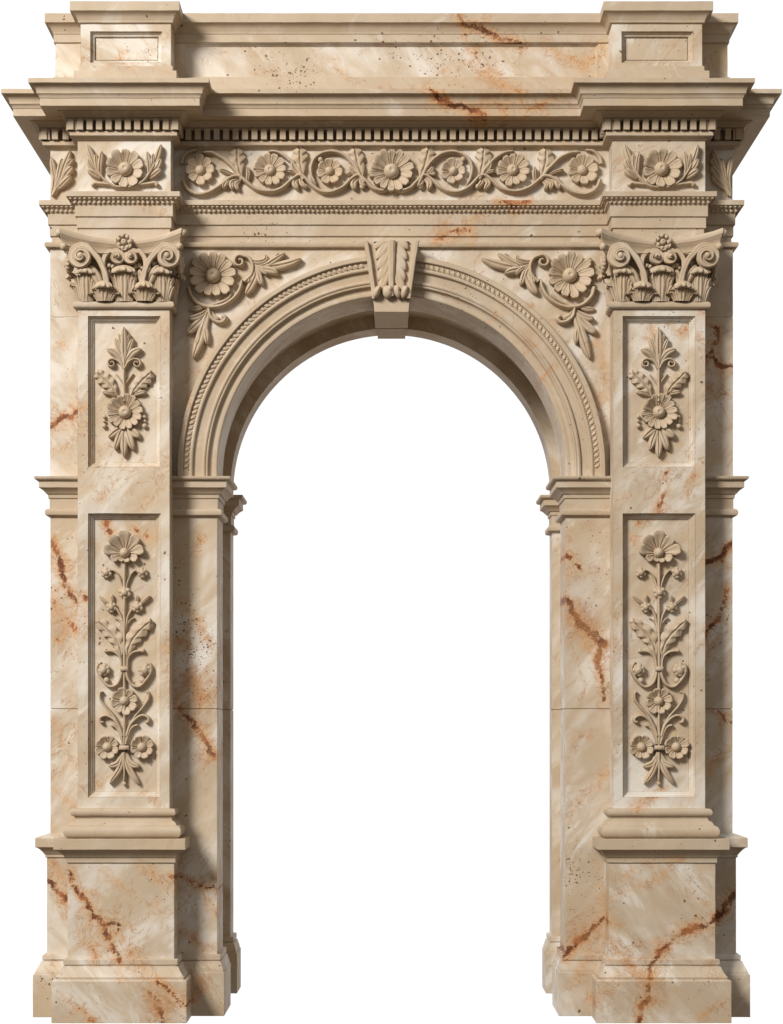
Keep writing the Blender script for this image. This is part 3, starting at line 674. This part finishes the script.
# --- the wall over the opening: front ring, vault, rear ring
def arch_slab(R, w, y0, y1, z0, z1, nr=20, na=120):
    m = MB(); A = []
    corner = math.atan2(z1-ZC, w)
    angs = sorted([PI*i/na for i in range(na+1)]+[corner, PI-corner])
    fr = []
    inner = [(R, z0)]+[(R*math.cos(a), ZC+R*math.sin(a)) for a in angs]+[(-R, z0)]
    outer = [(w, z0)]
    for a in angs:
        ca, sa = math.cos(a), math.sin(a); k = min(w/abs(ca) if abs(ca) > 1e-6 else 1e9, (z1-ZC)/sa if sa > 1e-6 else 1e9); outer.append((k*ca, ZC+k*sa))
    outer.append((-w, z0))
    for y in (y0, y1):
        n = nr if y == y0 else 1
        m.grid([[(a[0]+(b[0]-a[0])*j/n, y, a[1]+(b[1]-a[1])*j/n) for j in range(n+1)] for a, b in zip(inner, outer)])
    for c in (inner, outer): m.grid([[(p[0], y, p[1]) for y in (y0, y1)] for p in c])
    return m
obj('arch_wall', arch_slab(OP, WX, 0, 66, ZI, 770), MARBLE, ARCH, True)
obj('vault', arch_slab(188, 330, 66.1, 164.9, ZI, 790, 3), MARBLE, ARCH, False)
obj('rear_arch', arch_slab(OP, WX, 165, DEP, ZI, 770, 3), MARBLE, ARCH, False)

AP = [(212.8,1),(212.8,-11.2),(212.2,-12),(208.2,-12.2),(207.6,-11.6),(207.2,-9.0),(201.6,-8.4),(201.2,-9.6),(199.6,-10.2),(198.2,-9.6),(197.8,-6.8),(197.2,-6.2),(189,-5.6),(188.6,-8),(187,-8.7),(185.6,-8),(185.2,-7),(184.4,-7.6),(183.2,-7.2),(182.6,-4.6),(181.4,-3.2),(179,-2.6),(177.6,-2.9),(175,-2.9),(174.0,-2.2),(174.0,1)]
def arc_sweep(prof, na=320):
    prof = [(a[0]+(b[0]-a[0])*k/3, a[1]+(b[1]-a[1])*k/3) for a, b in zip(prof, prof[1:]) for k in range(3)]+[prof[-1]]
    m = MB(); rows = []
    for t in [None]+list(range(na+1))+['e']:
        if t is None: rows.append([(-r, y, ZI) for r, y in prof]); continue
        if t == 'e': rows.append([(r, y, ZI) for r, y in prof]); continue
        a = PI-PI*t/na; rows.append([(r*math.cos(a), y, ZC+r*math.sin(a)) for r, y in prof])
    m.grid(rows); return m
av = obj('archivolt', arc_sweep(AP), MOULD, ARCH, True)
nb = 118
for half in (0, 1):
    m = MB()
    for i in range(nb):
        a = PI*(i+.5)/nb; ca, sa = math.cos(a), math.sin(a)
        if abs(a-PI/2) < .125 or (a > PI/2) != bool(half): continue
        for rr, sx_, sr in ((204.6, 1.9, 2.7), (206.6, .8, .8), (202.4, .8, .8)):
            da = 0 if rr == 204.6 else PI/nb*.5; c2, s2 = math.cos(a+da), math.sin(a+da)
            k = len(m.v); m.ball(0, 0, 0, sr, 1.35 if rr == 204.6 else .8, sx_, 10, 8)
            for q in range(k, len(m.v)):
                x, y, z = m.v[q]; tw = .35*x if rr == 204.6 else 0
                m.v[q] = (rr*c2+x*c2-(z+tw)*s2, -8.8+y, ZC+rr*s2+x*s2+(z+tw)*c2)
    obj('bead_moulding', m, CARVE, av)
# keystone
m = MB(); zt, zb, zm = 768.5, 699.7, 712.0
def key(y0t, y0b, y1, wt, wb, z0, z1):
    m.add([(-wb,y0b,z0),(wb,y0b,z0),(wt,y0t,z1),(-wt,y0t,z1),(-wb,y1,z0),(wb,y1,z0),(wt,y1,z1),(-wt,y1,z1)],
          [(0,1,2,3),(5,4,7,6),(0,4,5,1),(3,2,6,7),(0,3,7,4),(1,5,6,2)])
key(-19, -17, 66, 23.2, 16.8, zb, zt)
ks = obj('keystone', m, CARVE, ARCH)
for sd in (-1, 1):
    m = MB()
    rows = []
    for i in range(17):
        t = i/16; z = zm+(zt-zm)*t; x = sd*(16.9+7.2*t+1.2*t**3); y = -22.5-2.0*t-4.5*max(0, t-.75)**1.5
        rows.append([(x-2.2,-15,z),(x-2.2,y+.8,z),(x-1.6,y,z),(x+1.6,y,z),(x+2.2,y+.8,z),(x+2.2,-15,z)])
    m.grid(rows); obj('rail', m, CARVE, ks)
m = MB(); r = Relief(-18.5)
rows = []
for i in range(17):
    t = i/16; z = zm+2+(zt-zm-2)*t; w = 2.6+1.4*t; y = -24-2.5*t
    rows.append([(-w,-15,z),(-w,y+1.5,z),(-w*.5,y,z),(w*.5,y,z),(w,y+1.5,z),(w,-15,z)])
m.grid(rows); obj('rib', m, CARVE, ks)
for sd in (-1, 1):
    m = MB()
    for k in range(6):
        b0 = 290-k*10.4; r.blade(m, [(391.75+sd*3.2, b0-21), (391.75+sd*(7+.3*k), b0-10), (391.75+sd*(11.6+1.15*k), b0+1)], 4.6, 4.4, .10, base_w=.7, lift=.2)
    # trim to the stone
    m.v = [(x, y, min(z, zt-.5)) for x, y, z in m.v]
    obj('leaf', m, CARVE, ks)
m = MB(); q = Relief(-19)
for a, w, tl in ((-14, 3.6, .5), (-3.0, 5.4, -.1), (6.4, 3.4, -.45), (13.6, 3.7, .35)):
    x, z = q.P(391.0+a, 292.5); k = len(m.v); m.ball(0, 0, 0, w, 5, 6.4, 14, 10); m.ball(.4*w, -2.4, 2.6, w*.5, 3.4, 3.2)
    for i in range(k, len(m.v)):
        xx, yy, zz = m.v[i]; m.v[i] = (x+xx+zz*tl*.5, -22.0+yy, z+zz)
obj('scroll', m, CARVE, ks)
m = MB(); key(155, 155, DEP+6, 15.8, 15.2, 716.4, 760); obj('rear_keystone', m, MOULD, ARCH)

# --- spandrel carvings
def spandrel(flip):
    r = Relief(0, flip); m = MB()
    r.tube(m, [(189.5,288),(192,297),(199,304.5),(210,308),(224,306),(235,298.5),(241,289),(243,280)], 2.6, 2.2, 8.5)
    r.tube(m, [(208,307),(218,304),(228,299.5),(232,294)], 2.0, 1.2, 6)
    r.tube(m, [(245,283),(252,276),(253.5,267),(250,259.5)]+spiral(240.5,262.5,6.6,1.4,-1.0,1.25,-1,14), 2.2, 1.5, 8, 5)
    r.tube(m, [(243,281),(248,281),(251,277)], 1.6, 2.1, 7)
    t = obj('spandrel_relief', m, CARVE, ARCH)
    m = MB(); r.flower(m, 213.5, 276, 22.8, 13, 10.5, .33, .1, .55, True); obj('flower', m, CARVE, t)
    m = MB()
    for p, w in (([(250,261),(258,263),(266,261),(266.5,256)],3.2), ([(252,264),(264,267),(276,261),(285.5,254.5)],3.9), ([(252,265),(270,268),(288,265),(302,260)],4.6), ([(254,266),(264,270),(272,272),(279,274.5)],4.0), ([(272,262),(277,258),(279.5,255)],3)):
        r.blade(m, p, w, 8.5, .34)
    obj('leaf', m, CARVE, t)
    m = MB()
    for p, w in (([(253,266),(256.5,276),(252,287),(246.5,295.5)],4.6), ([(254,266),(259,274),(261,281),(263,286.5)],3.3), ([(251,272),(251,280),(249,285)],2.6), ([(255,266),(263,271),(268,276)],2.6)):
        r.blade(m, p, w, 8, .34)
    obj('leaf', m, CARVE, t)
    m = MB()
    for p, w in (([(210,310),(205,325),(200,342),(194,359)],5.2), ([(209,312),(206,328),(207,336),(207.5,345)],3.4), ([(208,314),(201,322),(193,330),(188,334.5)],4.4), ([(208,311),(202,316),(195,319),(189.5,319.5)],3.6), ([(206,325),(200,334),(198,342),(196,345)],2.8)):
        r.blade(m, p, w, 8, .34)
    obj('leaf', m, CARVE, t)
    m = MB(); r.tube(m, [(209,309),(211,317),(217,322.5),(223,323),(226,319),(222,316.5)], 2.0, 2.9, 8, 8); r.blade(m, [(189,310),(196,309.5),(204,308)], 3.2, 6)
    r.blade(m, [(211,311),(214,317),(221,320)], 2.4, 6); obj('leaf', m, CARVE, t)
    m = MB(); r.blade(m, [(204,272),(197,263),(192,259.5)], 4.4, 6); obj('leaf', m, CARVE, t)
spandrel(False); spandrel(True)

# --- entablature
part('architrave', ENT, [(-1,766.8),(-1,778.4),(.7,778.8),(.7,789.4),(2.3,789.8),(2.3,800.8),(3,801.4),(3.6,802.6),(5.4,805),(7.6,806.6),(8.6,807.1),(10,807.5),(10,812.4)], MOULD)
arc = bpy.data.objects['architrave']
part('fillet', rect(-WX, WX, 0, DEP), [(2,766.4),(4.4,767),(5.2,768.4),(5.2,771.2),(4,772),(-2,772.2)], MOULD, arc)
part('frieze', ENT, [(0,812.2),(0,865.4)], MARBLE)
part('cornice', ENT, [(1.6,865),(2.2,866.2),(5.8,867.2),(6.8,868),(6.8,872),(-1.5,872.3),(-1.5,884.2),(10.6,884.4),(11,885),(12,886.6),(14.4,888.2),(17,888.8),(17,889.4),(31.5,889.4),(31.5,896.6),(32,896.9),(32.4,898.2),(33.4,900),(34.4,900.6),(34.4,902),(34.7,903.2),(35.4,905.2),(36.8,907),(39.2,908.4),(41.3,908.8),(41.3,913.2)], MOULD)
cor = bpy.data.objects['cornice']

def along(poly, o, pitch, back=60):
    """evenly spaced places along the front and flank runs of a moulding at offset o: (x, y, nx, ny)"""
    n = len(poly); N = []
    for i in range(n):
        a, b = poly[i], poly[(i+1) % n]; L = math.hypot(b[0]-a[0], b[1]-a[1]); N.append(((b[1]-a[1])/L, -(b[0]-a[0])/L))
    C = []
    for i in range(n):
        a, b = N[i-1], N[i]; k = 1+a[0]*b[0]+a[1]*b[1]; C.append((poly[i][0]+(a[0]+b[0])/k*o, poly[i][1]+(a[1]+b[1])/k*o))
    for i in range(n):
        if N[i][1] > .5: continue                      # not on the back
        a, b = C[i], C[(i+1) % n]; L = math.hypot(b[0]-a[0], b[1]-a[1]); k = max(1, int(round((L-1)/pitch)))
        for j in range(k):
            t = (j+.5)/k; yield a[0]+(b[0]-a[0])*t, a[1]+(b[1]-a[1])*t, N[i][0], N[i][1]
m = MB()
for x, y, nx, ny in along(ENT, 10.2, 9.3):
    h = 2.95; z0, z1 = 872.8, 883.9
    if abs(ny) > .5: m.box(x-h, x+h, y, y+11, z0, z1)
    else: m.box(min(x, x-nx*11), max(x, x-nx*11), y-h, y+h, z0, z1)
    # little arched heads between neighbours
    if abs(ny) > .5: m.box(x-4.65, x+4.65, y+.9, y+11, 882.6, 884.0)
obj('dentil_band', m, MOULD, cor)
m = MB()
for x, y, nx, ny in along(ENT, 8.3, 4.7):
    m.ball(x, y, 806.3, 1.5 if abs(ny) > .5 else .55, .55 if abs(ny) > .5 else 1.5, 1.0, 8, 6)
for x, y, nx, ny in along(ENT, 4.9, 4.7):
    m.ball(x, y, 803.2, 1.75 if abs(ny) > .5 else .6, .6 if abs(ny) > .5 else 1.75, 1.6, 8, 6)
obj('bead_moulding', m, CARVE, arc)

# --- attic
m = MB(); framed(m, -336, 336, 912, 981, 0, [(X(185.3), -X(185.3), 914, zw(44))], [(.0,1.6),(1.0,1.8),(1.4,3.2),(1.8,3.4)], DEP)
at_ = obj('attic', m, MARBLE, ARCH, True)
for sx in (1, -1):
    a, b = (-305.7, -216.8) if sx > 0 else (216.8, 305.7)
    m = MB(); framed(m, a, b, 912, 981, P, [(a+9.4, b-9.2, zr(62.6), zr(31.2))], [(.0,2.4),(1.2,2.6),(1.4,4.2),(3.6,5.0),(3.8,6.4),(4.8,6.8)], 2)
    obj('attic_block', m, MARBLE, ARCH, True)
part('attic_base', ATT, [(6,913),(6,931.5),(5.4,931.9),(1.8,932.1),(1.8,937.2),(1.2,937.8),(-1,938)], MOULD, at_)
part('fascia', rect(-336, 336, 0, DEP), [(1.6,972),(1.6,981)], MOULD, at_)
part('attic_cornice', ATT, [(1,980),(2.2,980.3),(2.2,982),(2.8,983),(3.4,984.6),(4.6,986.6),(6.4,988.2),(8.2,989.2),(9.2,989.5),(9.2,998.6)], MOULD)

# --- frieze carvings
def block_frieze(dx=0):
    r = Relief(P, False, dx); c = 125.6; m = MB()
    def mr(p): return [(2*c-a, b) for a, b in p]
    idt = lambda p: p
    for f in (idt, mr): r.tube(m, f([(c-1,188.5),(c+10,187.5),(c+19,182),(c+26,173),(c+31,163)]), 2.0, 1.2, 7)
    t = obj('frieze_relief', m, CARVE, ARCH)
    m = MB(); r.flower(m, c, 169.8, 19, 10, 10, .37, .25, .6, True); obj('flower', m, CARVE, t)
    for f in (idt, mr):
        m = MB()
        for p, w in (([(c+24,178),(c+30,165),(c+34,155),(c+36.5,146)],3.6), ([(c+24,178),(c+24.5,166),(c+22.5,153)],3.0), ([(c+25,176),(c+28,164),(c+28.5,155)],2.4), ([(c+26,174),(c+33,168),(c+36.5,160)],3.2), ([(c+24,179),(c+31,175),(c+37,171)],3.6)):
            r.blade(m, f(p), w, 7.8, .34)
        r.tube(m, f([(c+14,186),(c+24,184.5),(c+30,184),(c+33,187)]), 1.6, 2.6, 6)
        obj('leaf', m, CARVE, t)
    return t
block_frieze(); block_frieze(SHIFT)
for fl_ in (False, True):
    r = Relief(0, fl_); m = MB()
    r.tube(m, [(53,197),(57,190),(61,180),(64,170)], 1.6, 1.2, 6)
    t = obj('frieze_relief', m, CARVE, ARCH); m = MB()
    [r.blade(m, p, w, 8, .34) for p, w in (([(54,196),(61,180),(66,166),(71.5,152)],4.4), ([(57,190),(60,174),(63,160)],3.2), ([(60,184),(68,174),(74,168)],4.0), ([(58,190),(66,183),(72.5,177)],3.6), ([(62,178),(69,166),(74.5,160)],3.2))]; obj('leaf', m, CARVE, t)
    m = MB(); r.blade(m, [(53,194),(55.5,180),(54,168),(52.5,158)], 3.2, 7); obj('leaf', m, CARVE, t)

def scroll_frieze():
    m = MB(); tops = []
    for fl_ in (False, True):
        r = Relief(0, fl_)
        r.tube(m, [(183.5,181),(188,190),(198,195.5),(210,193.5),(222,186),(232,178.5),(240,177.5),(247,183),(256,189.5),(268,192.5),(281,190),(291,182),(298,177),(304,178),(312,186),(321,192),(332,193),(343,188.5),(352,180),(359,176.5),(366,182),(373,189),(382,191.5),(391.75,189)], 2.3, 2.1, 8, 5, round_end=False)
        r.tube(m, [(243,181),(236,171),(226,161),(214,154.5),(203,153.5)], 2.6, 2.0, 7.5)
        r.tube(m, [(182.5,165),(184,158),(190,152.5),(198,151)], 2.6, 1.6, 6)
        r.tube(m, [(304,181),(298,170),(289,160),(279,154),(269,152.5)], 2.4, 1.8, 7.5)
        r.tube(m, [(364,184),(357,170),(349,160),(338,153.5),(326,153.5),(316,159),(311.5,168),(312.5,178),(317,187)], 2.3, 1.9, 8)
    t = obj('frieze_relief', m, CARVE, ARCH)
    m = MB(); r = Relief(0); r.flower(m, 391.75, 172, 21.6, 14, 11, .36, .2, .6, True); obj('flower', m, CARVE, t)
    for fl_ in (False, True):
        r = Relief(0, fl_)
        for a, b, R, n, rc in ((201,171,15,8,.36), (270.5,171,16.5,11,.36), (330,172,12.8,7,.36)):
            m = MB(); r.flower(m, a, b, R, n, 9, rc, random.random(), .5, n == 11); obj('flower', m, CARVE, t)
        m = MB(); r.berry(m, 320.5, 160.5, 2.8, 5); obj('bud', m, CARVE, t)
        for bl in ([([(244,180),(239,168),(237.5,152)],4.2), ([(246,181),(247,170),(247,160)],3.2), ([(243,178),(235,170),(231.5,162)],2.9), ([(248,183),(249,176),(248.5,168)],2.4)],
                   [([(305,180),(301,166),(300,151.5)],3.8), ([(307,181),(307.5,170),(306,158)],3.0), ([(303,178),(295,170),(293,161)],2.8)],
                   [([(366,184),(359,168),(355,151.5)],4.0), ([(368,185),(367,170),(365,156)],3.4), ([(371,187),(372,177),(369.5,167)],3.0), ([(362,178),(353,173),(350,168)],2.6)],
                   [([(233,178.5),(227,182),(224,190)],3.6), ([(240,180),(232.5,184),(233,191)],2.8), ([(241,181),(237,186),(239,191.5)],2.4), ([(236,176),(226,172.5),(220,171)],2.0)],
                   [([(300,178.5),(295,184),(299,191)],3.0), ([(301,179),(302,184),(306,189)],2.6), ([(300,174.5),(293,173),(288,172.5)],1.9)],
                   [([(360,178),(354,184),(355,191)],3.2), ([(361,179),(362,184),(366,188)],2.6), ([(358,174),(352,174.5),(347,176)],2.0)]):
            m = MB()
            up = bl[0][0][-1][1] < 160
            if up:
                p = bl[0][0]; r.leaf(m, [(p[0][0]+1, p[0][1]+3)]+list(p[1:]), 8.6, 8.6, 3, .6, 22)
                bl = bl[-1:]
            for p, w in bl: r.blade(m, p, w*1.1, 7.8, .36)
            obj('leaf', m, CARVE, t)
        for a, b in ((305.5,187.5), (362.5,187.5)):
            m = MB(); r.berry(m, a, b, 2.7, 5); obj('bud', m, CARVE, t)
scroll_frieze()

# ------------------------------------------------------------------ light, studio surround, camera
w = bpy.data.worlds.new('World'); sc.world = w; w.use_nodes = True; nt = w.node_tree; nt.nodes.clear()
tc = nt.nodes.new('ShaderNodeTexCoord'); sp = nt.nodes.new('ShaderNodeSeparateXYZ'); nt.links.new(tc.outputs['Generated'], sp.inputs[0])
def ramp(sock, stops):
    r = nt.nodes.new('ShaderNodeValToRGB'); mr = nt.nodes.new('ShaderNodeMapRange'); mr.inputs[1].default_value = -1; mr.inputs[2].default_value = 1
    nt.links.new(sock, mr.inputs[0]); nt.links.new(mr.outputs[0], r.inputs[0]); e = r.color_ramp.elements
    while len(e) > 1: e.remove(e[0])
    e[0].position = stops[0][0]; e[0].color = stops[0][1]+(1,)
    for p, c in stops[1:]: k = e.new(p); k.color = c+(1,)
    return r.outputs[0]
front = ramp(sp.outputs[2], [(0,(.09,.068,.048)), (.40,(.15,.122,.095)), (.6,(.37,.35,.33)), (1,(.56,.57,.59))])
fac = ramp(sp.outputs[1], [(.72,(0,0,0)), (.88,(1,1,1))])
mx = nt.nodes.new('ShaderNodeMix'); mx.data_type = 'RGBA'; back = ramp(sp.outputs[2], [(.28,(.80,.60,.43)), (.40,(1.06,1.06,1.06))])
nt.links.new(fac, mx.inputs['Factor']); nt.links.new(front, mx.inputs[6]); nt.links.new(back, mx.inputs[7])
bg = nt.nodes.new('ShaderNodeBackground'); nt.links.new(mx.outputs[2], bg.inputs[0]); bg.inputs[1].default_value = 1.0
ow = nt.nodes.new('ShaderNodeOutputWorld'); nt.links.new(bg.outputs[0], ow.inputs[0])

ld = bpy.data.lights.new('key_light', 'AREA'); ld.shape = 'DISK'; ld.size = 4.6; ld.energy = 3550; ld.color = (1.0, .958, .908)
lo = bpy.data.objects.new('key_light', ld); COL.objects.link(lo)
tgt = Vector((0, 0, 2.6)); dv = Vector((.73, 1.0, -.68)).normalized(); lo.location = tgt-dv*17
lo.rotation_euler = dv.to_track_quat('-Z', 'Y').to_euler()

cd = bpy.data.cameras.new('camera'); cam = bpy.data.objects.new('camera', cd); COL.objects.link(cam); sc.camera = cam
cam.location = (0, -D*S, HZ*S); cam.rotation_euler = (PI/2, 0, 0)
cd.sensor_fit = 'VERTICAL'; cd.sensor_height = 36; cd.lens = 36*D/1024; cd.shift_y = 208/1024; cd.clip_end = 200
sc.view_settings.view_transform = 'Standard'; sc.view_settings.look = 'None'; sc.view_settings.exposure = 0; sc.view_settings.gamma = 1
